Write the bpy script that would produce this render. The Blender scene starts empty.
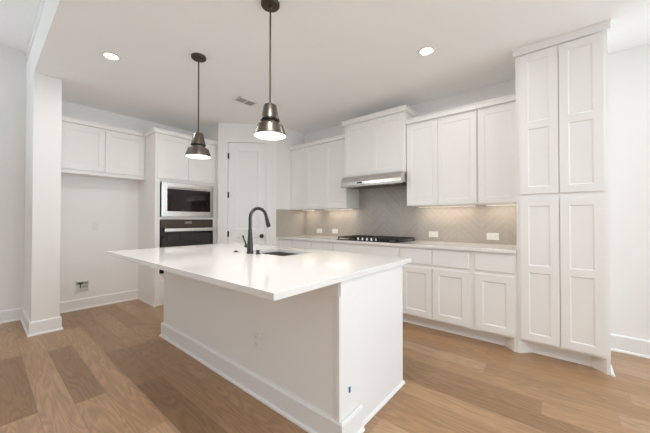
import bpy, bmesh, math, random
from mathutils import Vector, Matrix
R = math.radians
S = bpy.context.scene
COL = S.collection
random.seed(4)

# ------------------------------------------------------------------ camera, world, daylight, added fill lamps, exposure
cam_d = bpy.data.cameras.new('camera')
cam_d.sensor_width = 36.0
cam_d.lens = 285.631 / 650 * 36
cam_d.clip_start = 0.02
cam = bpy.data.objects.new('camera', cam_d)
cam.location = (0, 0, 1.202)
cam.rotation_euler = (R(90.645), 0, R(39.633))
COL.objects.link(cam)
S.camera = cam
S.view_settings.view_transform = 'Standard'
S.view_settings.look = 'None'
S.view_settings.exposure = 0.20
S.view_settings.gamma = 1.0
S.view_settings.use_curve_mapping = False
S.cycles.max_bounces = 14
S.cycles.diffuse_bounces = 12
S.cycles.sample_clamp_indirect = 6.0
S.cycles.caustics_reflective = False
S.cycles.caustics_refractive = False
W = bpy.data.worlds.new('daylight'); S.world = W; W.use_nodes = True
W.node_tree.nodes['Background'].inputs[0].default_value = (0.86, 0.93, 1.0, 1)
W.node_tree.nodes['Background'].inputs[1].default_value = 0.15

def area(name, loc, rot, sx, sy, power, col):
    d = bpy.data.lights.new(name, 'AREA'); d.shape = 'RECTANGLE'; d.size = sx; d.size_y = sy
    d.energy = power; d.color = col
    o = bpy.data.objects.new(name, d); o.location = loc; o.rotation_euler = rot; COL.objects.link(o)
    return o
# daylight through the unseen right-hand windows, plus two added fill lamps
DAY = (0.79, 0.925, 1.0)
area('window_daylight', (4.2, 1.4, 1.4), (0, R(95), 0), 2.2, 2.2, 38, DAY)
area('added_nook_fill', (3.3, 3.35, 1.3), (R(-122), 0, 0), 1.6, 2.2, 135, DAY)  # fill lamp added out of view to brighten the ceiling, tilted upward
area('living_window_daylight', (4.2, -1.4, 1.5), (0, R(98), 0), 2.2, 3.0, 40, DAY)
area('added_left_fill', (-4.75, -2.2, 1.5), (0, R(-140), 0), 2.2, 2.4, 46, DAY)  # added fill, no known window there; lifts the ceiling and left side

# ------------------------------------------------------------------ dimensions
ZC = 2.747        # kitchen ceiling
ZL = 3.25         # living ceiling
YR = 3.73         # range wall
XF = -4.98        # fridge wall
XL = -5.03        # living side wall
YH = 0.345        # where the kitchen ceiling starts

# ------------------------------------------------------------------ materials
def mat(name, col, rough=0.5, metal=0.0, spec=0.5, bump=0.0, bscale=200.0, vary=0.0, vscale=3.0, coat=0.0, stretch=None):
    m = bpy.data.materials.new(name); m.use_nodes = True
    nt = m.node_tree; N = nt.nodes; L = nt.links; b = N['Principled BSDF']
    b.inputs['Base Color'].default_value = (*col, 1)
    b.inputs['Roughness'].default_value = rough
    b.inputs['Metallic'].default_value = metal
    b.inputs['Specular IOR Level'].default_value = spec
    b.inputs['Coat Weight'].default_value = coat
    tc = N.new('ShaderNodeTexCoord')
    src = tc.outputs['Object']
    if stretch:
        mp = N.new('ShaderNodeMapping'); mp.inputs['Scale'].default_value = stretch
        L.new(src, mp.inputs[0]); src = mp.outputs[0]
    if vary:
        n = N.new('ShaderNodeTexNoise'); n.inputs['Scale'].default_value = vscale; n.inputs['Detail'].default_value = 3
        L.new(src, n.inputs['Vector'])
        mx = N.new('ShaderNodeMix'); mx.data_type = 'RGBA'
        mx.inputs['A'].default_value = (*[c * (1 - vary) for c in col], 1)
        mx.inputs['B'].default_value = (*[min(1, c * (1 + vary)) for c in col], 1)
        L.new(n.outputs['Fac'], mx.inputs['Factor']); L.new(mx.outputs['Result'], b.inputs['Base Color'])
    if bump:
        n = N.new('ShaderNodeTexNoise'); n.inputs['Scale'].default_value = bscale; n.inputs['Detail'].default_value = 2
        L.new(src, n.inputs['Vector'])
        bp = N.new('ShaderNodeBump'); bp.inputs['Strength'].default_value = bump; bp.inputs['Distance'].default_value = 0.002
        L.new(n.outputs['Fac'], bp.inputs['Height']); L.new(bp.outputs[0], b.inputs['Normal'])
    return m

def emit(name, col, s):
    m = bpy.data.materials.new(name); m.use_nodes = True
    b = m.node_tree.nodes['Principled BSDF']
    b.inputs['Base Color'].default_value = (0.9, 0.9, 0.9, 1)
    b.inputs['Emission Color'].default_value = (*col, 1)
    b.inputs['Emission Strength'].default_value = s
    return m

M = {}
M['wall'] = mat('wall_paint', (0.86, 0.85, 0.842), 0.75, bump=0.06, bscale=260)
M['ceil'] = mat('ceiling_paint', (0.90, 0.903, 0.905), 0.85, bump=0.06, bscale=180)
M['cab'] = mat('cabinet_paint', (0.855, 0.85, 0.84), 0.38, spec=0.4, vary=0.008, vscale=2)
M['trim'] = mat('trim_paint', (0.86, 0.86, 0.86), 0.35, spec=0.4, vary=0.008, vscale=2)
M['quartz'] = mat('white_quartz', (0.82, 0.805, 0.795), 0.10, spec=0.5, vary=0.012, vscale=6)
M['steel'] = mat('brushed_steel', (0.68, 0.66, 0.64), 0.26, metal=1.0, vary=0.06, vscale=6, stretch=(1, 1, 60))
M['steel_h'] = mat('sink_steel', (0.17, 0.165, 0.16), 0.5, metal=0.6, vary=0.05, vscale=20)
M['black_metal'] = mat('oil_rubbed_black', (0.050, 0.046, 0.043), 0.27, metal=0.7, vary=0.1, vscale=30)
M['iron'] = mat('cast_iron', (0.022, 0.021, 0.02), 0.55, vary=0.2, vscale=60, bump=0.1)
M['bronze'] = mat('brushed_bronze', (0.165, 0.145, 0.125), 0.36, metal=1.0, vary=0.25, vscale=7, stretch=(9, 9, 0.3))
M['bronze_dark'] = mat('dark_bronze', (0.10, 0.077, 0.06), 0.45, metal=0.9, vary=0.15, vscale=20)
M['black_glass'] = mat('black_glass', (0.010, 0.009, 0.008), 0.06, spec=0.6, vary=0.1)
M['smoke_glass'] = mat('smoked_glass', (0.016, 0.010, 0.007), 0.05, spec=0.4, vary=0.15)
M['panel_glass'] = mat('bronze_panel_glass', (0.06, 0.042, 0.03), 0.14, spec=0.6, vary=0.08)
M['plastic'] = mat('white_plastic', (0.83, 0.82, 0.80), 0.4, vary=0.01)
M['greyplastic'] = mat('grey_plastic', (0.34, 0.33, 0.31), 0.5, vary=0.3, vscale=50)
M['dark'] = mat('dark_slot', (0.03, 0.03, 0.03), 0.6, vary=0.1)
M['slotgrey'] = mat('grey_slot', (0.30, 0.29, 0.28), 0.6, vary=0.1)
M['ventgrey'] = mat('vent_grey', (0.36, 0.355, 0.35), 0.5, vary=0.1)
M['boxgrey'] = mat('box_grey', (0.62, 0.61, 0.60), 0.5, vary=0.05)
M['blue'] = mat('blue_tape', (0.02, 0.16, 0.42), 0.6, vary=0.1)
M['lens'] = emit('downlight_lens', (1.0, 0.97, 0.92), 9.0)
M['shade_in'] = emit('pendant_glow', (1.0, 0.93, 0.87), 1.6)
M['led'] = emit('led_strip', (1.0, 0.88, 0.72), 1.6)
M['display'] = emit('oven_display', (0.6, 0.8, 1.0), 0.03)
M['display'].node_tree.nodes['Principled BSDF'].inputs['Base Color'].default_value = (0.22, 0.2, 0.18, 1)
M['steel_light'] = mat('polished_steel', (0.82, 0.80, 0.78), 0.25, metal=1.0, vary=0.03)

def math_n(N, L, op, a, b=None, c=None):
    n = N.new('ShaderNodeMath'); n.operation = op
    for i, v in enumerate((a, b, c)):
        if v is None: continue
        if isinstance(v, (int, float)): n.inputs[i].default_value = v
        else: L.new(v, n.inputs[i])
    return n.outputs[0]

def oak_floor():
    m = bpy.data.materials.new('oak_planks'); m.use_nodes = True
    nt = m.node_tree; N = nt.nodes; L = nt.links; b = N['Principled BSDF']
    f = lambda op, a, c=None, d=None: math_n(N, L, op, a, c, d)
    tc = N.new('ShaderNodeTexCoord'); sp = N.new('ShaderNodeSeparateXYZ'); L.new(tc.outputs['Object'], sp.inputs[0])
    x, y = sp.outputs[0], sp.outputs[1]
    PW, PL = 0.165, 1.17
    ry = f('DIVIDE', f('ADD', y, 9.825), PW)
    row = f('FLOOR', ry); fy = f('FRACT', ry)
    # boards are staggered by a little under half a length; the row at y = 0.405..0.57 breaks at x = -3.62
    wn = N.new('ShaderNodeTexWhiteNoise'); wn.noise_dimensions = '1D'; L.new(f('MULTIPLY', row, 3.71), wn.inputs['W'])
    dr = f('SUBTRACT', row, 62.0)
    far = f('MAXIMUM', f('SUBTRACT', f('ABSOLUTE', dr), 2.0), 0.0)
    ph = f('ADD', f('MULTIPLY', dr, 0.47), f('MULTIPLY', far, f('MULTIPLY', wn.outputs['Value'], 0.3)))
    rx = f('ADD', f('DIVIDE', f('ADD', x, 3.62 + 20 * PL), PL), ph)
    col = f('FLOOR', rx); fx = f('FRACT', rx)
    pid = N.new('ShaderNodeCombineXYZ'); L.new(row, pid.inputs[0]); L.new(col, pid.inputs[1])
    wp = N.new('ShaderNodeTexWhiteNoise'); wp.noise_dimensions = '2D'; L.new(pid.outputs[0], wp.inputs['Vector'])
    # grain coordinates, shifted for every board
    off = f('MULTIPLY', wp.outputs['Value'], 40.0)
    gv = N.new('ShaderNodeCombineXYZ')
    L.new(f('ADD', f('MULTIPLY', x, 0.8), off), gv.inputs[0]); L.new(f('ADD', f('MULTIPLY', y, 7.0), off), gv.inputs[1]); L.new(off, gv.inputs[2])
    n1 = N.new('ShaderNodeTexNoise'); n1.inputs['Scale'].default_value = 1.5; n1.inputs['Detail'].default_value = 1.5; n1.inputs['Distortion'].default_value = 0.6
    L.new(gv.outputs[0], n1.inputs['Vector'])
    ring = f('FRACT', f('MULTIPLY', n1.outputs['Fac'], 11.0))
    ring = f('ABSOLUTE', f('SUBTRACT', ring, 0.5))
    n2 = N.new('ShaderNodeTexNoise'); n2.inputs['Scale'].default_value = 7; n2.inputs['Detail'].default_value = 3
    gv2 = N.new('ShaderNodeCombineXYZ'); L.new(f('ADD', x, off), gv2.inputs[0]); L.new(f('MULTIPLY', y, 18.0), gv2.inputs[1])
    L.new(gv2.outputs[0], n2.inputs['Vector'])
    cr = N.new('ShaderNodeValToRGB')
    e = cr.color_ramp.elements
    e[0].position = 0.0; e[0].color = (0.255, 0.148, 0.078, 1)
    e[1].position = 1.0; e[1].color = (0.425, 0.278, 0.170, 1)
    e.new(0.10).color = (0.305, 0.179, 0.095, 1)
    e.new(0.20).color = (0.345, 0.204, 0.107, 1)
    e.new(0.72).color = (0.395, 0.242, 0.134, 1)
    # two boards of darker heartwood
    eq = lambda a, v: f('COMPARE', a, v, 0.1)
    dk = f('ADD', f('MULTIPLY', eq(row, 62.0), eq(col, 20.0)), f('MULTIPLY', eq(row, 60.0), eq(f('FLOOR', f('ADD', rx, 0.0)), 19.0)))
    L.new(f('MULTIPLY', wp.outputs['Value'], f('SUBTRACT', 1.0, f('MULTIPLY', dk, 0.97))), cr.inputs['Fac'])
    g = f('ADD', f('MULTIPLY', ring, 0.55), f('MULTIPLY', n2.outputs['Fac'], 0.44))
    g = f('ADD', g, 0.64)
    seam = f('MAXIMUM', f('LESS_THAN', fy, 0.016), f('LESS_THAN', fx, 0.0018))
    g = f('MULTIPLY', g, f('SUBTRACT', 1.0, f('MULTIPLY', seam, 0.38)))
    mx = N.new('ShaderNodeMix'); mx.data_type = 'RGBA'; mx.blend_type = 'MULTIPLY'; mx.inputs['Factor'].default_value = 1
    L.new(cr.outputs[0], mx.inputs['A'])
    cg = N.new('ShaderNodeCombineColor')
    for i in range(3): L.new(g, cg.inputs[i])
    L.new(cg.outputs[0], mx.inputs['B'])
    L.new(mx.outputs['Result'], b.inputs['Base Color'])
    b.inputs['Roughness'].default_value = 0.32
    b.inputs['Specular IOR Level'].default_value = 0.42
    bp = N.new('ShaderNodeBump'); bp.inputs['Strength'].default_value = 0.12; bp.inputs['Distance'].default_value = 0.002
    L.new(g, bp.inputs['Height']); L.new(bp.outputs[0], b.inputs['Normal'])
    return m
M['floor'] = oak_floor()

def chevron():
    m = bpy.data.materials.new('chevron_tile'); m.use_nodes = True
    nt = m.node_tree; N = nt.nodes; L = nt.links; b = N['Principled BSDF']
    f = lambda op, a, c=None, d=None: math_n(N, L, op, a, c, d)
    tc = N.new('ShaderNodeTexCoord'); sp = N.new('ShaderNodeSeparateXYZ'); L.new(tc.outputs['Object'], sp.inputs[0])
    u = f('ADD', f('ADD', sp.outputs[0], sp.outputs[1]), 20.0); z = sp.outputs[2]
    H = 0.25
    ucol = f('DIVIDE', u, H)
    pp = f('PINGPONG', u, H)
    v = f('DIVIDE', f('SUBTRACT', f('ADD', z, 2.0), pp), 0.080)
    row = f('FLOOR', v); fv = f('FRACT', v); fu = f('FRACT', ucol)
    pid = N.new('ShaderNodeCombineXYZ'); L.new(row, pid.inputs[0]); L.new(f('FLOOR', ucol), pid.inputs[1])
    wp = N.new('ShaderNodeTexWhiteNoise'); wp.noise_dimensions = '2D'; L.new(pid.outputs[0], wp.inputs['Vector'])
    seam = f('MAXIMUM', f('LESS_THAN', fv, 0.07), f('LESS_THAN', fu, 0.009))
    t = f('ADD', 0.955, f('MULTIPLY', wp.outputs['Value'], 0.08))
    c1 = N.new('ShaderNodeMix'); c1.data_type = 'RGBA'; c1.blend_type = 'MULTIPLY'; c1.inputs['Factor'].default_value = 1
    c1.inputs['A'].default_value = (0.445, 0.408, 0.368, 1)
    cc = N.new('ShaderNodeCombineColor')
    for i in range(3): L.new(t, cc.inputs[i])
    L.new(cc.outputs[0], c1.inputs['B'])
    c2 = N.new('ShaderNodeMix'); c2.data_type = 'RGBA'
    L.new(seam, c2.inputs['Factor']); L.new(c1.outputs['Result'], c2.inputs['A']); c2.inputs['B'].default_value = (0.535, 0.50, 0.455, 1)
    L.new(c2.outputs['Result'], b.inputs['Base Color'])
    b.inputs['Roughness'].default_value = 0.25
    bp = N.new('ShaderNodeBump'); bp.inputs['Strength'].default_value = 0.3; bp.inputs['Distance'].default_value = 0.002
    L.new(f('SUBTRACT', 1.0, seam), bp.inputs['Height']); L.new(bp.outputs[0], b.inputs['Normal'])
    return m
M['tile'] = chevron()

# ------------------------------------------------------------------ mesh helpers
class MB:
    def __init__(s): s.b = bmesh.new()
    def box(s, x0, x1, y0, y1, z0, z1):
        v = [s.b.verts.new((x, y, z)) for z in (z0, z1) for y in (y0, y1) for x in (x0, x1)]
        for f in ((0, 2, 3, 1), (4, 5, 7, 6), (0, 1, 5, 4), (2, 6, 7, 3), (0, 4, 6, 2), (1, 3, 7, 5)):
            s.b.faces.new([v[i] for i in f])
        return s
    def prism(s, poly, axis, a, b):
        def P(p, t):
            if axis == 'x': return (t, p[0], p[1])
            if axis == 'y': return (p[0], t, p[1])
            return (p[0], p[1], t)
        A = [s.b.verts.new(P(p, a)) for p in poly]; B = [s.b.verts.new(P(p, b)) for p in poly]
        s.b.faces.new(A); s.b.faces.new(B[::-1]); n = len(poly)
        for i in range(n): s.b.faces.new((A[i], B[i], B[(i + 1) % n], A[(i + 1) % n]))
        return s
    def lathe(s, prof, c=(0, 0, 0), seg=32, axis='z'):
        def P(r, h, t):
            a, d = r * math.cos(t), r * math.sin(t)
            q = {'z': (a, d, h), 'y': (a, h, d), 'x': (h, a, d)}[axis]
            return (c[0] + q[0], c[1] + q[1], c[2] + q[2])
        rings = []
        for r, h in prof:
            if r < 1e-6: rings.append([s.b.verts.new(P(0, h, 0))])
            else: rings.append([s.b.verts.new(P(r, h, 2 * math.pi * i / seg)) for i in range(seg)])
        for A, B in zip(rings, rings[1:]):
            for i in range(seg):
                j = (i + 1) % seg
                if len(A) == 1 and len(B) == 1: continue
                if len(A) == 1: s.b.faces.new((A[0], B[i], B[j]))
                elif len(B) == 1: s.b.faces.new((A[i], A[j], B[0]))
                else: s.b.faces.new((A[i], A[j], B[j], B[i]))
        return s
    def tube(s, pts, rad, seg=14, cap=True):
        pts = [Vector(p) for p in pts]; n = len(pts)
        rads = rad if isinstance(rad, (list, tuple)) else [rad] * n
        rings = []; prev = None
        for i, p in enumerate(pts):
            t = (pts[min(i + 1, n - 1)] - pts[max(i - 1, 0)]).normalized()
            if prev is None:
                u = t.orthogonal().normalized()
            else:
                u = (prev - t * prev.dot(t)).normalized()
            prev = u; w = t.cross(u)
            rings.append([s.b.verts.new(p + (u * math.cos(2 * math.pi * k / seg) + w * math.sin(2 * math.pi * k / seg)) * rads[i]) for k in range(seg)])
        for A, B in zip(rings, rings[1:]):
            for k in range(seg): s.b.faces.new((A[k], A[(k + 1) % seg], B[(k + 1) % seg], B[k]))
        if cap: s.b.faces.new(rings[0][::-1]); s.b.faces.new(rings[-1])
        return s
    def shaker(s, x0, x1, z0, z1, y, th=0.02, st=0.057, rails=(), rec=0.0045, sl=0.006):
        """a framed door, front at y (facing -y): recessed panels between the rails"""
        zs = [z0, z0 + st]
        for r in rails: zs += [r - st / 2, r + st / 2]
        zs += [z1 - st, z1]
        xs = [x0, x0 + st, x1 - st, x1]
        V = [[s.b.verts.new((x, y, z)) for x in xs] for z in zs]
        for j in range(len(zs) - 1):
            for i in range(3):
                q = [V[j][i], V[j][i + 1], V[j + 1][i + 1], V[j + 1][i]]
                if i == 1 and j % 2 == 1:
                    a, b_, c, d = xs[1] + sl, xs[2] - sl, zs[j] + sl, zs[j + 1] - sl
                    p = [s.b.verts.new(k) for k in ((a, y + rec, c), (b_, y + rec, c), (b_, y + rec, d), (a, y + rec, d))]
                    s.b.faces.new(p)
                    for k in range(4): s.b.faces.new((q[k], q[(k + 1) % 4], p[(k + 1) % 4], p[k]))
                else: s.b.faces.new(q)
        loop = V[0] + [V[j][3] for j in range(1, len(zs))] + V[-1][2::-1] + [V[j][0] for j in range(len(zs) - 2, 0, -1)]
        bk = [s.b.verts.new((v.co.x, y + th, v.co.z)) for v in loop]
        n = len(loop)
        for k in range(n): s.b.faces.new((loop[k], loop[(k + 1) % n], bk[(k + 1) % n], bk[k]))
        s.b.faces.new(bk)
        return s
    def build(s, name, m, parent=None, bevel=0.0, smooth=False, seg=2, loc=None):
        bmesh.ops.recalc_face_normals(s.b, faces=s.b.faces[:])
        me = bpy.data.meshes.new(name); s.b.to_mesh(me); s.b.free()
        me.materials.append(M[m] if isinstance(m, str) else m)
        o = bpy.data.objects.new(name, me); COL.objects.link(o)
        if smooth:
            for p in me.polygons: p.use_smooth = True
            md = o.modifiers.new('split', 'EDGE_SPLIT'); md.split_angle = R(38)
        if bevel:
            md = o.modifiers.new('bevel', 'BEVEL'); md.width = bevel; md.segments = seg; md.limit_method = 'ANGLE'; md.angle_limit = R(40)
        if parent: o.parent = parent
        if loc: o.location = loc
        return o

def box(x0, x1, y0, y1, z0, z1): return MB().box(x0, x1, y0, y1, z0, z1)

def tag(o, label, cat, group=None):
    o['label'] = label; o['category'] = cat
    if group: o['group'] = group
    return o
def thing(name, label, cat, loc=(0, 0, 0), rz=0.0, group=None):
    o = bpy.data.objects.new(name, None); COL.objects.link(o)
    o.empty_display_size = 0.1; o.location = loc; o.rotation_euler = (0, 0, rz)
    return tag(o, label, cat, group)
def struct(o):
    o['kind'] = 'structure'; return o
def copy_tree(o, label, loc, parent=None, group=None):
    c = o.copy(); COL.objects.link(c)
    if parent is not None: c.parent = parent
    else:
        c.location = loc; c['label'] = label
        if group: c['group'] = group
    for ch in [k for k in bpy.data.objects if k.parent == o]: copy_tree(ch, None, None, c)
    return c

# ------------------------------------------------------------------ the setting
struct(box(XL - 0.2, 4.6, -4.9, YR + 0.2, -0.1, 0).build('floor', 'floor'))
struct(box(XL, 4.4, YH, YR, ZC, ZL + 0.1).build('ceiling', 'ceil'))
struct(box(XL, 4.4, -4.7, YH, ZL, ZL + 0.1).build('ceiling_living', 'ceil'))
struct(MB().box(-3.568, 1.7, YR, YR + 0.15, 0, ZC).box(4.1, 4.4, YR, YR + 0.15, 0, ZC).box(1.7, 4.1, YR, YR + 0.15, 0, 0.4).box(1.7, 4.1, YR, YR + 0.15, 2.45, ZC).build('wall_range', 'wall'))  # unseen opening past the pantry added to go with the nook fill lamp
struct(box(XF - 0.15, XF, 0.58, 2.6, 0, ZC).build('wall_fridge', 'wall'))
struct(MB().box(XL - 0.15, XL, -1.0, 0.36, 0, ZL).box(XL - 0.15, XL, -4.7, -3.4, 0, ZL).box(XL - 0.15, XL, -3.4, -1.0, 0, 0.4).box(XL - 0.15, XL, -3.4, -1.0, 2.6, ZL).build('wall_left', 'wall'))  # unseen opening added to go with the left fill lamp
# wing wall beside the refrigerator niche
struct(box(XL, -4.24, YH, 0.566, 0, ZC).build('wall_wing', 'wall', bevel=0.004))
# corner pantry: short side wall, diagonal wall (with door opening), return wall beside the counter
struct(box(XF, -4.20, 2.450, 2.55, 0, ZC).build('wall_pantry_side', 'wall'))
struct(box(-3.70, -3.558, 3.053, YR, 0, ZC).build('wall_pantry_return', 'wall'))
dx0, dy0 = -4.203, 2.410            # where the diagonal wall starts
DL = math.hypot(-3.558 - dx0, 3.053 - dy0)
def diag(o):
    o.location = (dx0, dy0, 0); o.rotation_euler = (0, 0, R(45)); return o
D0, D1, DT = 0.147, 0.757, 2.443     # door opening along the wall and its height
struct(diag(MB().box(0, D0, 0, 0.11, 0, ZC).box(D1, DL, 0, 0.11, 0, ZC).box(D0, D1, 0, 0.11, DT, ZC).build('wall_pantry_diagonal', 'wall')))
cs = 0.078
casing = struct(diag(MB().box(D0 - cs, D0 + 0.004, -0.016, 0, 0, DT + 0.07).box(D1 - 0.004, D1 + cs, -0.016, 0, 0, DT + 0.07).box(D0 + 0.004, D1 - 0.004, -0.016, 0, DT - 0.004, DT + 0.07).build('trim_1', 'trim', bevel=0.004)))
door = struct(diag(MB().shaker(D0 + 0.007, D1 - 0.007, 0.01, DT - 0.007, 0.006, 0.035, 0.125, rails=(0.985,), rec=0.007, sl=0.020).build('door_1', 'trim')))
for hz in (0.975, 1.597, 2.22):
    MB().lathe([(0, -0.045), (0.0075, -0.045), (0.0075, 0.045), (0, 0.045)], (D0 - 0.002 + 0.008, -0.010, hz), 12).box(D0 + 0.008, D0 + 0.022, 0.0035, 0.0065, hz - 0.045, hz + 0.045).build('hinge', 'black_metal', door, smooth=True)
kb = MB().lathe([(0, 0.006), (0.032, 0.006), (0.032, -0.002), (0.012, -0.004), (0.011, -0.03), (0.022, -0.036), (0.028, -0.048), (0.024, -0.06), (0, -0.066)], (D1 - 0.073, 0, 0.94), 24, 'y').build('door_knob', 'black_metal', door, smooth=True)
kb['label'] = 'round black door knob'
# header face and crown where the living ceiling is higher
struct(MB().box(XL, 4.4, YH - 0.010, YH, 3.105, 3.118).box(XL, 4.4, YH - 0.020, YH, 3.205, ZL).build('trim_2', 'trim'))
# unseen remainder of the living area, with its window openings
struct(MB().box(4.25, 4.4, -4.7, -2.9, 0, ZL).box(4.25, 4.4, 0.1, 0.55, 0, ZL).box(4.25, 4.4, 3.15, YR, 0, ZL).box(4.25, 4.4, -2.9, 0.1, 0, 0.4).box(4.25, 4.4, -2.9, 0.1, 2.6, ZL).box(4.25, 4.4, 0.55, 3.15, 0, 0.3).box(4.25, 4.4, 0.55, 3.15, 2.5, ZL).build('wall_right', 'wall'))
struct(box(XL, 4.25, -4.7, -4.55, 0, ZL).build('wall_back', 'wall'))

def base_profile(h, t): return [(0, 0), (-t - 0.012, 0), (-t - 0.012, 0.010), (-t - 0.006, 0.019), (-t, 0.021), (-t, h - 0.012), (-t + 0.006, h), (0, h)]
def baseboard(name, p0, p1, h=0.142, t=0.015):
    """runs from p0 to p1; the room is on the right-hand side when walking from p0 to p1"""
    d = Vector((p1[0] - p0[0], p1[1] - p0[1])); Ld = d.length; a = math.atan2(d.y, d.x)
    o = MB().prism(base_profile(h, t), 'x', 0, Ld).build(name, 'trim')
    o.location = (p0[0], p0[1], 0); o.rotation_euler = (0, 0, a)
    return struct(o)
baseboard('baseboard_range', (0.294, YR), (4.25, YR), 0.15)
baseboard('baseboard_fridge', (XF, 0.594), (XF, 1.541))
baseboard('baseboard_left', (XL, -4.5), (XL, YH - 0.0))
def wrap_base(mb, h, t, path, nrm):
    """baseboard running round corners, mitred"""
    prof = base_profile(h, t); rings = []
    for p, n in zip(path, nrm): rings.append([mb.b.verts.new((p[0] + n[0] * -q[0], p[1] + n[1] * -q[0], q[1])) for q in prof])
    for A, B in zip(rings, rings[1:]):
        for i in range(len(prof)): mb.b.faces.new((A[i], A[(i + 1) % len(prof)], B[(i + 1) % len(prof)], B[i]))
    mb.b.faces.new(rings[0]); mb.b.faces.new(rings[-1][::-1])
    return mb
struct(wrap_base(MB(), 0.142, 0.015, [(XL + 0.028, YH), (-4.24, YH), (-4.24, 0.566), (XF, 0.566)], [(0, -1), (1, -1), (1, 1), (0, 1)]).build('baseboard_wing', 'trim'))
# tile backsplash behind the counter and under the hood, and on the return wall
struct(MB().box(-3.547, -0.3175, YR - 0.010, YR, 0.926, 1.371).box(-2.397, -1.489, YR - 0.010, YR, 1.371, 1.70).build('wall_backsplash', 'tile'))
struct(box(-3.558, -3.548, 3.056, YR, 0.926, 1.371).build('wall_backsplash_return', 'tile'))

# ------------------------------------------------------------------ cabinets (local x along the run, y into the wall, front at y = 0)
def crown(mb, x0, x1, yf, yb, z0, z1, left=True, right=True, p=0.042):
    """stepped crown: fascia board with a flared lip, returning on the open ends"""
    steps = ((p * 0.72, z0, z0 + (z1 - z0) * 0.80), (p, z0 + (z1 - z0) * 0.80, z1))
    for e, a, b in steps:
        mb.box(x0 - (e if left else 0), x1 + (e if right else 0), yf - e, yb, a, b)
    return mb

def plinth_poly(x0, x1, yb, feet=(True, True), rec=0.085):
    q = []
    if feet[0]: q += [(x0, 0), (x0 + 0.022, 0), (x0 + 0.022 + rec, rec)]
    else: q += [(x0, rec)]
    if feet[1]: q += [(x1 - 0.022 - rec, rec), (x1 - 0.022, 0), (x1, 0)]
    else: q += [(x1, rec)]
    return q + [(x1, yb), (x0, yb)]

def base_cabinet(x0, x1, label, ndoor, ndraw, feet=(False, False), e0=0.018):
    yf = 3.115; w = x1 - x0; yb = YR - yf - 0.001
    t = thing('base_cabinet', label, 'cabinet', (x0, yf, 0), group='base cabinets under the range wall counter')
    MB().box(0.0005, w - 0.0005, 0, yb, 0.118, 0.895).build('body', 'cab', t)
    MB().prism(plinth_poly(0.0005, w - 0.0005, yb, feet), 'z', 0, 0.118).build('plinth', 'cab', t)
    e = 0.018
    def spans(n): 
        q = (w - e - e0 + 0.010) / n
        return [(e0 + k * q, e0 + (k + 1) * q - 0.010) for k in range(n)]
    for a, b in spans(ndraw): box(a, b, -0.019, 0, 0.712, 0.872).build('drawer_front', 'cab', t, bevel=0.003)
    for a, b in spans(ndoor): MB().shaker(a, b, 0.138, 0.676, -0.019, 0.019, 0.062, rec=0.0065, sl=0.011).build('door', 'cab', t)
    return t
base_cabinet(-3.557, -3.234, 'narrow white base cabinet in the corner against the tiled pantry return', 1, 1)
base_cabinet(-3.234, -2.425, 'white base cabinet between the corner unit and the cooktop cabinet', 2, 2)
base_cabinet(-2.425, -1.450, 'wide white base cabinet directly under the gas cooktop', 2, 1)
base_cabinet(-1.450, -0.697, 'white two-door base cabinet with two drawers just past the cooktop', 2, 2)
base_cabinet(-0.697, -0.3175, 'white single-door base cabinet beside the tall pantry cabinet', 1, 1, (False, True), 0.042)

ct = tag(box(-3.547, -0.3175, 3.078, YR - 0.011, 0.8955, 0.9255).build('countertop', 'quartz', bevel=0.003), 'long white quartz countertop along the tiled range wall holding the cooktop', 'countertop')

def wall_cabinet(x0, x1, label, seams, yf=3.40, z0=1.372, z1=2.388, zt=2.445, left=False, right=False, name='wall_cabinet', group='wall cabinets along the range wall', cp=0.042, rail=0.028):
    w = x1 - x0; yb = YR - yf - 0.001
    t = thing(name, label, 'cabinet', (x0, yf, 0), group=group)
    box(0.0005, w - 0.0005, 0, yb, z0, z1).build('body', 'cab', t)
    ss = [0.006] + [s - x0 for s in seams] + [w - 0.006]
    for a, b in zip(ss, ss[1:]):
        MB().shaker(a + 0.002, b - 0.002, z0 + 0.006 + (rail - 0.028), z1 - 0.022, -0.02, 0.02, 0.06).build('door', 'cab', t)
    crown(MB(), 0.0005, w - 0.0005, -0.006, yb, z1, zt, left, right, cp).build('crown_molding', 'cab', t)
    return t
wall_cabinet(-3.557, -2.400, 'white three-door wall cabinet between the pantry door corner and the hood', (-3.200, -2.800))
wall_cabinet(-2.397, -1.489, 'deeper and taller white wall cabinet mounted over the stainless range hood', (-1.943,), yf=3.345, z0=1.800, z1=2.545, zt=2.606, left=True, right=True, name='hood_cabinet')
wall_cabinet(-1.486, -0.690, 'white two-door wall cabinet between the hood and the single-door cabinet', (-1.100,))
wall_cabinet(-0.688, -0.3175, 'white single-door wall cabinet tight against the tall pantry cabinet', ())

# tall pantry cabinet
pt = thing('pantry_cabinet', 'tall white four-door pantry cabinet reaching the ceiling at the end of the range run', 'cabinet', (-0.316, 3.115, 0))
pw, pb = 0.601, YR - 3.115 - 0.001
box(0, pw, 0, pb, 0.118, 2.684).build('body', 'cab', pt)
MB().prism(plinth_poly(0, pw, pb, (True, True)), 'z', 0, 0.118).build('plinth', 'cab', pt)
MB().prism([(pw, 0), (pw + 0.024, 0), (pw + 0.017, 0.012), (pw + 0.004, 0.019), (pw, 0.021)], 'y', -0.012, pb - 0.03).build('shoe_molding', 'trim', pt)
for a, b in ((0.029, 0.300), (0.305, pw - 0.026)):
    MB().shaker(a, b, 0.140, 1.384, -0.02, 0.02, 0.060, rails=(0.768,), rec=0.006, sl=0.009).build('door', 'cab', pt)
    MB().shaker(a, b, 1.430, 2.672, -0.02, 0.02, 0.060, rails=(2.035,), rec=0.006, sl=0.009).build('door', 'cab', pt)
crown(MB(), 0, pw, -0.012, pb, 2.684, ZC - 0.001, True, True, 0.022).build('crown_molding', 'cab', pt)

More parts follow.
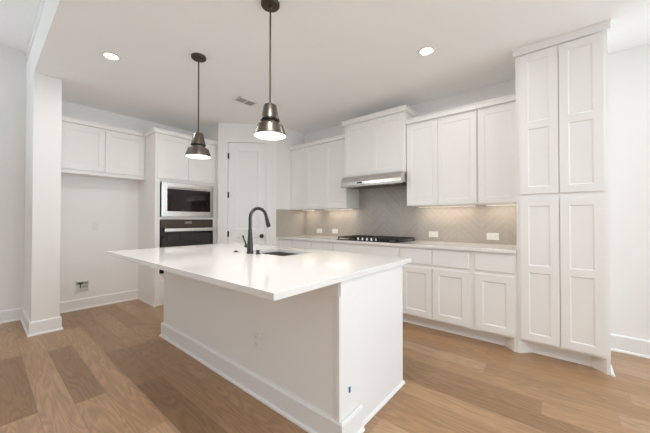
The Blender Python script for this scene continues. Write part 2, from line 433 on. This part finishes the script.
# ------------------------------------------------------------------ fridge wall: overhead cabinet and oven tower (local x = +Y, front faces +X)
RZ = R(90)
nt = thing('overhead_cabinet', 'white two-door cabinet hung high over the empty refrigerator niche', 'cabinet', (-4.73, 0.5675, 0), RZ)
nw = 1.5425 - 0.5675; nb = 4.98 - 4.73 - 0.001
box(0, nw, 0, nb, 1.788, 2.418).build('body', 'cab', nt)
for a, b in ((0.045, 0.490), (0.500, nw - 0.012)): MB().shaker(a, b, 1.838, 2.396, -0.02, 0.02, 0.06).build('door', 'cab', nt)
crown(MB(), 0, nw, -0.006, nb, 2.418, 2.474, False, False).build('crown_molding', 'cab', nt)

TX = -4.336
tt = thing('oven_cabinet', 'tall white oven tower cabinet framing the microwave and wall oven', 'cabinet', (TX, 1.5435, 0), RZ)
tw = 2.449 - 1.5435; tb = 4.98 + TX - 0.001
# carcass with two appliance openings
o0, o1 = 0.062, 0.842
bd = MB()
bd.box(0, o0, 0, tb, 0, 2.412).box(o1, tw, 0, tb, 0, 2.412)
bd.box(o0, o1, 0, tb, 0.06, 0.44).box(o0, o1, 0, tb, 1.208, 1.242).box(o0, o1, 0, tb, 1.742, 2.412).box(o0, o1, tb - 0.02, tb, 0.44, 1.742)
bd.build('body', 'cab', tt)
for a, b in ((0.03, 0.448), (0.453, tw - 0.030)): MB().shaker(a, b, 1.786, 2.400, -0.018, 0.018, 0.06).build('door', 'cab', tt)
MB().shaker(0.065, tw - 0.065, 0.075, 0.330, -0.018, 0.018, 0.05).build('drawer_front', 'cab', tt)
box(o0, o1, 0.0, 0.02, 0, 0.06).build('plinth', 'cab', tt)
box(-0.013, 0, -0.012, tb - 0.02, 0, 0.02).build('shoe_molding', 'trim', tt)
crown(MB(), 0, tw, -0.006, 0.34, 2.412, 2.470, True, False).build('crown_molding', 'cab', tt)

# microwave with its trim kit
mw = thing('microwave', 'stainless built-in microwave with smoked glass door in the oven tower', 'microwave', (TX, 1.5435, 1.243), RZ)
a0, a1, h = o0 + 0.012, o1 - 0.001, 0.498 - 0.004
fr = MB(); y0 = -0.026
ix0, ix1, iz0, iz1 = a0 + 0.075, a1 - 0.045, 0.080, h - 0.088
fr.box(a0, ix0, y0, 0, 0.004, h).box(ix1, a1, y0, 0, 0.004, h).box(ix0, ix1, y0, 0, 0.004, iz0).box(ix0, ix1, y0, 0, iz1, h)
fr.build('frame', 'steel', mw)
box(a0 + 0.02, a1 - 0.02, 0.001, 0.45, 0.02, h - 0.02).build('case', 'dark', mw)
box(ix0 + 0.001, ix1 - 0.001, -0.016, -0.001, iz0 + 0.001, iz1 - 0.001).build('door_glass', 'smoke_glass', mw)
MB().tube([(ix0 + 0.01, -0.042, iz1 + 0.018), (ix1 - 0.01, -0.042, iz1 + 0.018)], 0.009).box(ix0 + 0.03, ix0 + 0.045, -0.042, -0.026, iz1 + 0.012, iz1 + 0.024).box(ix1 - 0.045, ix1 - 0.03, -0.042, -0.026, iz1 + 0.012, iz1 + 0.024).build('handle', 'steel', mw, smooth=True)

ov = thing('wall_oven', 'black glass wall oven with a steel bar handle below the microwave', 'oven', (TX, 1.5435, 0.44), RZ)
box(a0 + 0.02, a1 - 0.02, 0.001, 0.52, 0.003, 0.755).build('case', 'dark', ov)
box(a0, a1, -0.022, 0, 0.645, 0.764).build('control_panel', 'panel_glass', ov, bevel=0.002)
box(0.40, 0.50, -0.0235, -0.0215, 0.705, 0.735).build('display', 'display', ov)
box(a0, a1, -0.030, 0, 0.012, 0.640).build('door', 'black_glass', ov, bevel=0.003)
MB().box(a0 + 0.028, a1 - 0.012, -0.080, -0.058, 0.590, 0.640).box(a0 + 0.06, a0 + 0.085, -0.06, -0.030, 0.60, 0.63).box(a1 - 0.07, a1 - 0.045, -0.06, -0.030, 0.60, 0.63).build('handle', 'steel_light', ov, bevel=0.008, seg=3)

# ------------------------------------------------------------------ range hood
hd = thing('range_hood', 'stainless under-cabinet range hood over the gas cooktop', 'range hood', (-2.396, 3.25, 1.650))
hw = 0.906
MB().prism([(0.479, 0.149), (0.058, 0.149), (0.030, 0.138), (0.006, 0.105), (-0.008, 0.065), (-0.012, 0.028), (-0.006, 0.0), (0.030, 0.0), (0.034, 0.018), (0.45, 0.030), (0.479, 0.030)], 'x', 0, hw).build('canopy', 'steel', hd, bevel=0.002)
for k in range(2): box(0.05 + k * 0.41, 0.44 + k * 0.41, 0.06, 0.40, 0.010, 0.0175).build('grease_filter', 'steel_h', hd)
box(0.275, 0.355, -0.0135, 0.006, 0.040, 0.058).build('control_panel', 'dark', hd)
MB().lathe([(0, 0.0), (0.03, 0.0), (0.03, 0.016), (0, 0.016)], (0.16, 0.042, 0.003), 18).build('lamp_lens', 'plastic', hd, smooth=True)
MB().lathe([(0, 0.0), (0.03, 0.0), (0.03, 0.016), (0, 0.016)], (0.75, 0.042, 0.003), 18).build('lamp_lens', 'plastic', hd, smooth=True)

# ------------------------------------------------------------------ gas cooktop
ck = thing('gas_cooktop', 'black gas cooktop with cast iron grates and steel knobs set in the white counter', 'cooktop', (-1.947, 3.415, 0.9257))
box(-0.457, 0.457, -0.262, 0.262, 0, 0.010).build('base_plate', 'black_glass', ck, bevel=0.004)
for gx in (-0.305, 0.0, 0.305):
    g = MB(); hw2 = 0.146; y0g, y1g = (-0.235, 0.245) if gx else (-0.15, 0.245)
    for xx in (gx - hw2, gx + hw2 - 0.014): g.box(xx, xx + 0.014, y0g, y1g, 0.028, 0.044)
    for yy in (y0g, (y0g + y1g) / 2 - 0.007, y1g - 0.014): g.box(gx - hw2, gx + hw2, yy, yy + 0.014, 0.028, 0.044)
    g.box(gx - 0.007, gx + 0.007, y0g, y1g, 0.030, 0.046)
    for q in (0.25, 0.75):
        yy = y0g + (y1g - y0g) * q
        g.box(gx - hw2, gx - 0.035, yy - 0.006, yy + 0.006, 0.030, 0.046).box(gx + 0.035, gx + hw2, yy - 0.006, yy + 0.006, 0.030, 0.046)
    for xx in (gx - hw2, gx + hw2 - 0.014):
        for yy in (y0g, y1g - 0.014): g.box(xx, xx + 0.014, yy, yy + 0.014, 0.010, 0.03)
    g.build('grate', 'iron', ck, bevel=0.002)
for bx, by, br in ((-0.305, -0.11, 0.042), (-0.305, 0.125, 0.035), (0.305, -0.11, 0.035), (0.305, 0.125, 0.042), (0.0, 0.05, 0.055)):
    bn = MB().lathe([(0, 0.010), (br, 0.010), (br * 0.95, 0.018), (0, 0.018)], (bx, by, 0), 20).build('burner', 'steel_h', ck, smooth=True)
    MB().lathe([(0, 0.018), (br * 0.8, 0.018), (br * 0.75, 0.025), (0, 0.026)], (bx, by, 0), 20).build('burner_cap', 'iron', bn, smooth=True)
for k in range(5):
    MB().lathe([(0, 0.010), (0.020, 0.010), (0.019, 0.016), (0.0165, 0.018), (0.0155, 0.040), (0, 0.042)], (-0.136 + 0.068 * k, -0.210, 0), 18).build('knob', 'steel', ck, smooth=True)

# ------------------------------------------------------------------ under-cabinet lights
def led(x0, x1, label):
    t = thing('under_cabinet_light', label, 'light', (x0, 3.60, 1.372), group='LED bars under the wall cabinets')
    w = x1 - x0
    box(0, w, 0, 0.025, -0.012, -0.0005).build('housing', 'plastic', t)
    box(0.005, w - 0.005, 0.003, 0.022, -0.0135, -0.0120).build('diffuser', 'led', t)
    l = area('led_glow', (w / 2, 0.012, -0.015), (R(6), 0, 0), w - 0.02, 0.02, 1.45 * w, (1.0, 0.87, 0.71)); l.parent = t
led(-3.50, -3.22, 'slim lit LED bar under the wall cabinet in the tiled corner')
led(-3.00, -2.45, 'slim lit LED bar under the three-door wall cabinet, on the hood side')
led(-1.42, -0.76, 'slim lit LED bar under the two-door wall cabinet')
led(-0.655, -0.36, 'slim lit LED bar under the single-door wall cabinet by the pantry')

# ------------------------------------------------------------------ island
IX0, IX1, IY0, IY1 = -3.183, -0.911, 1.220, 1.993
PT = 0.172                                      # pony wall thickness
isl = thing('kitchen_island', 'white kitchen island base with a plain seating side and baseboard', 'kitchen island', (0, 0, 0))
box(IX0, IX1, IY0, IY0 + PT, 0, 0.8815).build('pony_wall', 'wall', isl, bevel=0.003)
box(IX1 - 0.02, IX1 + 0.004, IY0 + PT + 0.001, IY1, 0, 0.8815).build('end_panel', 'trim', isl, bevel=0.002)
box(IX0 - 0.002, IX0 + 0.02, IY0 + PT + 0.001, IY1, 0, 0.8815).build('end_panel', 'trim', isl, bevel=0.002)
MB().prism([(IX1 + 0.004, 0), (IX1 + 0.017, 0), (IX1 + 0.014, 0.010), (IX1 + 0.008, 0.018), (IX1 + 0.004, 0.02)], 'y', IY0 + PT + 0.018, IY1 + 0.012).build('shoe_molding', 'trim', isl)
MB().box(IX0 + 0.02, IX1 - 0.02, IY0 + PT + 0.001, IY1 - 0.020, 0.10, 0.12).box(IX0 + 0.02, IX1 - 0.02, IY1 - 0.10, IY1 - 0.08, 0, 0.10).box(IX0 + 0.02, IX1 - 0.02, IY1 - 0.04, IY1 - 0.02, 0.12, 0.15).box(IX0 + 0.02, IX1 - 0.02, IY1 - 0.04, IY1 - 0.02, 0.70, 0.8815).build('cabinet_frame', 'cab', isl)
nd = 6; dw = (IX1 - IX0 - 0.06) / nd
for k in range(nd):
    o = MB().shaker(0.003, dw - 0.003, 0.14, 0.86, -0.02, 0.02, 0.06).build('door', 'cab', isl)
    o.location = (IX0 + 0.03 + (k + 1) * dw, IY1 - 0.02, 0); o.rotation_euler = (0, 0, math.pi)
# trim board under the counter and a casing strip round the exposed end of the pony wall
MB().box(IX0 - 0.003, IX1 - 0.001, IY0 - 0.005, IY0, 0.795, 0.8815).build('apron_board', 'trim', isl, bevel=0.002)
MB().box(IX1 + 0.0005, IX1 + 0.008, IY0, IY0 + PT, 0.02, 0.8815).box(IX1 - 0.016, IX1 + 0.008, IY0 - 0.011, IY0, 0.02, 0.795).build('corner_board', 'trim', isl, bevel=0.002)
wrap_base(MB(), 0.140, 0.016, [(IX0, IY0 + PT), (IX0, IY0), (IX1 + 0.012, IY0), (IX1 + 0.012, IY0 + PT + 0.016)], [(-1, 0), (-1, -1), (1, -1), (1, 0)]).build('baseboard', 'trim', isl)

# island countertop with an undermount sink cut-out
SX0, SX1, SY0, SY1 = -2.20, -1.695, 1.530, 1.905
def rrect(x0, x1, y0, y1, r, n=6):
    q = []
    for cx_, cy_, a0_ in ((x1 - r, y1 - r, 0), (x0 + r, y1 - r, 90), (x0 + r, y0 + r, 180), (x1 - r, y0 + r, 270)):
        for k in range(n + 1):
            a = R(a0_ + 90 * k / n); q.append((cx_ + r * math.cos(a), cy_ + r * math.sin(a)))
    return q
def plate_hole(outer, inner, z0, z1):
    mb = MB(); b = mb.b
    def loop(pts, z):
        v = [b.verts.new((p[0], p[1], z)) for p in pts]
        return v, [b.edges.new((v[i], v[(i + 1) % len(v)])) for i in range(len(v))]
    lay = []
    for z in (z0, z1):
        vo, eo = loop(outer, z); vi, ei = loop(inner, z)
        bmesh.ops.triangle_fill(b, use_beauty=True, use_dissolve=False, edges=eo + ei)
        lay.append((vo, vi))
    for q in (0, 1):
        A, B = lay[0][q], lay[1][q]
        for i in range(len(A)): b.faces.new((A[i], A[(i + 1) % len(A)], B[(i + 1) % len(A)], B[i]))
    return mb
tag(plate_hole([(-3.197, 0.738), (-0.872, 0.738), (-0.872, 2.078), (-3.197, 2.078)], rrect(SX0, SX1, SY0, SY1, 0.035), 0.882, 0.914).build('island_countertop', 'quartz', bevel=0.002), 'large white quartz island countertop with a sink cut-out and seating overhang', 'countertop')
sk = MB(); b = sk.b
rings = []
for gro, z in ((0.030, 0.882), (0.030, 0.879), (0.0, 0.8795), (-0.003, 0.70), (-0.03, 0.668), (-0.15, 0.662)):
    rr = rrect(SX0 - gro, SX1 + gro, SY0 - gro, SY1 + gro, max(0.012, 0.04 + gro) if gro > -0.1 else 0.03)
    rings.append([b.verts.new((p[0], p[1], z)) for p in rr])
for A, B in zip(rings, rings[1:]):
    for i in range(len(A)): b.faces.new((A[i], A[(i + 1) % len(A)], B[(i + 1) % len(A)], B[i]))
b.faces.new(rings[-1])
snk = bpy.data.objects
sink = thing('kitchen_sink', 'undermount stainless sink let into the island countertop', 'sink', ((SX0 + SX1) / 2, (SY0 + SY1) / 2, 0.66))
bo = sk.build('bowl', 'steel_h', sink, smooth=True); bo.location = (-(SX0 + SX1) / 2, -(SY0 + SY1) / 2, -0.66)
MB().lathe([(0, 0.004), (0.028, 0.004), (0.045, 0.008), (0.045, 0.003), (0, 0.003)], (0, 0, 0.0), 20).build('drain', 'black_metal', sink, smooth=True)

# faucet (black gooseneck, spout towards the range wall)
fc = thing('kitchen_faucet', 'tall black gooseneck kitchen faucet behind the island sink', 'faucet', (-2.050, 1.472, 0.9142))
MB().lathe([(0, 0), (0.029, 0), (0.029, 0.006), (0.026, 0.012), (0.024, 0.08), (0.0155, 0.20), (0.0145, 0.21), (0, 0.21)], seg=24).build('base', 'black_metal', fc, smooth=True)
rad = 0.087; top = 0.300; pts = [(0, 0, 0.19), (0, 0, 0.25)]
for k in range(0, 17):
    a = R(180 - 168 * k / 16)
    pts.append((0, rad + rad * math.cos(a), top + rad * math.sin(a)))
MB().tube(pts, 0.0135, 16).build('spout', 'black_metal', fc, smooth=True)
e0 = Vector(pts[-1]); dd = (e0 - Vector(pts[-2])).normalized()
MB().tube([e0 - dd * 0.004, e0 + dd * 0.03, e0 + dd * 0.092, e0 + dd * 0.100], [0.0135, 0.0155, 0.0195, 0.017], 16).build('spray_head', 'black_metal', fc, smooth=True)
hl = MB().tube([(0, 0, 0.06), (-0.060, 0, 0.06)], 0.0155, 14)
hl.tube([(-0.050, 0, 0.062), (-0.082, -0.004, 0.115), (-0.098, -0.006, 0.150)], [0.0085, 0.007, 0.0075], 10).build('handle', 'black_metal', fc, smooth=True)
tag(MB().lathe([(0, 0), (0.024, 0), (0.024, 0.005), (0.012, 0.007), (0.011, 0.011), (0, 0.012)], seg=20).build('air_switch', 'black_metal', loc=(-2.252, 1.467, 0.9142), smooth=True), 'small flat black button on the island countertop, clear of the faucet', 'button')
tag(MB().lathe([(0, 0), (0.020, 0), (0.020, 0.008), (0.013, 0.012), (0.013, 0.026), (0.016, 0.028), (0.015, 0.034), (0, 0.036)], seg=20).build('soap_dispenser', 'black_metal', loc=(-1.955, 1.482, 0.9142), smooth=True), 'short black capped fitting between faucet and sink rim', 'dispenser')

# ------------------------------------------------------------------ outlets, switch, water box, tape
def outlet(name, label, loc, rz, w=0.073, h=0.116, horizontal=False, kind='duplex', group='wall outlets'):
    t = thing(name, label, 'switch' if 'switch' in name else 'outlet', loc, rz, group)
    if horizontal: w, h = h, w
    box(-w / 2, w / 2, -0.006, -0.0003, -h / 2, h / 2).build('cover_plate', 'plastic', t, bevel=0.002)
    if kind == 'rocker':
        box(-0.016, 0.016, -0.009, -0.006, -0.032, 0.032).build('rocker', 'plastic', t, bevel=0.001)
    else:
        for k in (-1, 1):
            c = (0.0, k * 0.022) if not horizontal else (k * 0.026, 0.0)
            r = box(c[0] - 0.0165, c[0] + 0.0165, -0.0082, -0.006, c[1] - 0.0165, c[1] + 0.0165).build('receptacle', 'plastic', t, bevel=0.001)
            if horizontal: s_ = MB().box(c[0] - 0.005, c[0] + 0.004, -0.0086, -0.0080, -0.0085, -0.0062).box(c[0] - 0.005, c[0] + 0.004, -0.0086, -0.0080, 0.0062, 0.0085)
            else: s_ = MB().box(-0.0085, -0.0062, -0.0086, -0.0080, c[1] - 0.004, c[1] + 0.005).box(0.0062, 0.0085, -0.0086, -0.0080, c[1] - 0.004, c[1] + 0.005)
            s_.build('slots', 'slotgrey', r)
    return t
yb_ = YR - 0.010
outlet('wall_outlet', 'white horizontal outlet on the tile in the corner by the pantry return', (-3.205, yb_, 1.010), 0, horizontal=True)
outlet('wall_outlet', 'white horizontal outlet on the tile just before the cooktop', (-2.865, yb_, 1.012), 0, horizontal=True)
outlet('wall_outlet', 'white horizontal outlet on the tile just past the cooktop', (-1.270, yb_, 1.014), 0, horizontal=True)
outlet('wall_outlet', 'white horizontal outlet on the tile beside the tall pantry cabinet', (-0.605, yb_, 1.012), 0, w=0.078, h=0.122, horizontal=True)
outlet('wall_outlet', 'white vertical outlet midway up the empty refrigerator niche wall', (XF, 1.027, 1.105), RZ)
outlet('wall_outlet', 'white vertical outlet low on the seating side of the island', (-1.612, IY0, 0.375), 0)
outlet('wall_switch', 'white light switch on the side of the wing wall by the niche', (-4.50, YH, 1.30), 0, kind='rocker', group=None)

wb = thing('water_supply_box', 'recessed refrigerator water box with a valve low on the niche wall', 'water box', (XF, 0.885, 0.298), RZ)
w2, h2 = 0.075, 0.080
MB().box(-w2, -w2 + 0.012, -0.008, -0.0003, -h2, h2).box(w2 - 0.012, w2, -0.008, -0.0003, -h2, h2).box(-w2, w2, -0.008, -0.0003, -h2, -h2 + 0.012).box(-w2, w2, -0.008, -0.0003, h2 - 0.012, h2).build('frame', 'plastic', wb)
box(-w2 + 0.012, w2 - 0.012, -0.003, -0.0004, -h2 + 0.012, h2 - 0.012).build('back_plate', 'boxgrey', wb)
MB().box(-w2 + 0.012, w2 - 0.012, -0.0035, -0.0028, 0.030, h2 - 0.012).box(0.0, w2 - 0.016, -0.0035, -0.0028, -0.012, 0.012).box(-0.03, w2 - 0.018, -0.0035, -0.0028, -0.05, -0.044).build('sticker', 'greyplastic', wb)
MB().tube([(-0.02, -0.006, -0.015), (-0.02, -0.006, 0.05)], 0.006, 10).box(-0.045, 0.006, -0.016, -0.004, 0.044, 0.060).build('valve', 'dark', wb)

tag(MB().box(0, 0.0015, 0, 0.012, 0, 0.030).build('tape_mark', 'blue', loc=(IX1 + 0.0122, 1.292, 0.258)), 'tiny strip of blue painters tape stuck low on the island end', 'tape')

# ------------------------------------------------------------------ pendants, downlights, vent
def pendant(x, y, label):
    t = thing('pendant_light', label, 'pendant light', (x, y, 0), group='bronze pendants over the island')
    MB().lathe([(0, ZC - 0.0005), (0.066, ZC - 0.0005), (0.066, ZC - 0.016), (0.062, ZC - 0.022), (0, ZC - 0.022)], seg=36).build('canopy', 'bronze_dark', t, smooth=True)
    MB().lathe([(0, ZC - 0.022), (0.011, ZC - 0.022), (0.011, ZC - 0.040), (0.006, ZC - 0.046), (0, ZC - 0.046)], seg=16).build('hang_joint', 'bronze', t, smooth=True)
    MB().tube([(0, 0, 2.010), (0, 0, ZC - 0.044)], 0.0062, 12).build('rod', 'bronze_dark', t, smooth=True)
    MB().lathe([(0, 2.016), (0.041, 2.016), (0.0450, 2.011), (0.0630, 1.914), (0.0, 1.914)], seg=40).build('socket_cap', 'bronze', t, smooth=True)
    MB().lathe([(0.0, 1.914), (0.0665, 1.914), (0.0675, 1.904), (0.060, 1.896), (0.0, 1.896)], seg=40).build('ring', 'black_metal', t, smooth=True)
    MB().lathe([(0.0, 1.896), (0.051, 1.896), (0.051, 1.868), (0.0, 1.868)], seg=32).build('neck', 'bronze', t, smooth=True)
    MB().lathe([(0.0, 1.872), (0.086, 1.872), (0.0910, 1.869), (0.0935, 1.862), (0.1140, 1.800), (0.1145, 1.795), (0.1125, 1.795), (0.090, 1.859), (0, 1.862)], seg=48).build('shade', 'bronze', t, smooth=True)
    MB().lathe([(0.0, 1.7965), (0.1117, 1.7965), (0.1105, 1.8045), (0.0, 1.8045)], seg=40).build('diffuser', 'shade_in', t, smooth=True)
    d = bpy.data.lights.new('pendant_bulb', 'AREA'); d.shape = 'DISK'; d.size = 0.2; d.energy = 3.0; d.color = (1, 0.92, 0.84)
    l = bpy.data.objects.new('pendant_bulb', d); l.location = (0, 0, 1.793); COL.objects.link(l); l.parent = t
    return t
pendant(-1.590, 1.308, 'bronze cone pendant over the island end nearer the tape mark, lit')
pendant(-2.637, 1.308, 'bronze cone pendant over the island end facing the oven tower, lit')

def downlight(x, y, label, power=7.4):
    t = thing('recessed_light', label, 'ceiling light', (x, y, ZC), group='recessed ceiling lights')
    MB().lathe([(0.050, -0.004), (0.056, -0.0075), (0.078, -0.003), (0.080, -0.0003), (0.050, -0.0003)], seg=36).build('trim_ring', 'plastic', t, smooth=True)
    MB().lathe([(0, -0.0035), (0.050, -0.0035), (0.050, -0.0008), (0, -0.0008)], seg=36).build('lens', 'lens', t, smooth=True)
    d = bpy.data.lights.new('downlight_beam', 'AREA'); d.shape = 'DISK'; d.size = 0.1; d.energy = power; d.color = (1, 0.985, 0.96)
    l = bpy.data.objects.new('downlight_beam', d); l.location = (0, 0, -0.006); COL.objects.link(l); l.parent = t
downlight(-3.262, 0.775, 'lit round recessed ceiling light in front of the wing wall', 8.0)
downlight(-0.942, 2.590, 'lit round recessed ceiling light above the counter aisle near the tall pantry', 4.5)
downlight(-0.942, 0.775, 'recessed ceiling light above the seating side of the island, out of view', 13.0)
downlight(1.300, 2.590, 'recessed ceiling light beyond the tall pantry, out of view', 4.0)
downlight(1.300, 0.775, 'recessed ceiling light beside the photographer, out of view', 10.0)

vt = thing('air_vent', 'white ceiling air vent with grey louvres behind the pendants', 'vent', (-3.165, 2.195, ZC))
vx, vy = 0.080, 0.140
MB().box(-vx, vx, -vy, -vy + 0.018, -0.008, -0.0003).box(-vx, vx, vy - 0.018, vy, -0.008, -0.0003).box(-vx, -vx + 0.018, -vy, vy, -0.008, -0.0003).box(vx - 0.018, vx, -vy, vy, -0.008, -0.0003).box(-vx, vx, -0.006, 0.006, -0.008, -0.0003).build('frame', 'plastic', vt)
box(-vx + 0.018, vx - 0.018, -vy + 0.018, vy - 0.018, -0.002, -0.0005).build('duct_opening', 'slotgrey', vt)
g = MB()
for k in range(8):
    xx = -vx + 0.024 + k * 0.016
    g.prism([(xx, -0.007), (xx + 0.003, -0.008), (xx + 0.010, -0.0025), (xx + 0.007, -0.002)], 'y', -vy + 0.018, vy - 0.018)
g.build('louvres', 'ventgrey', vt)
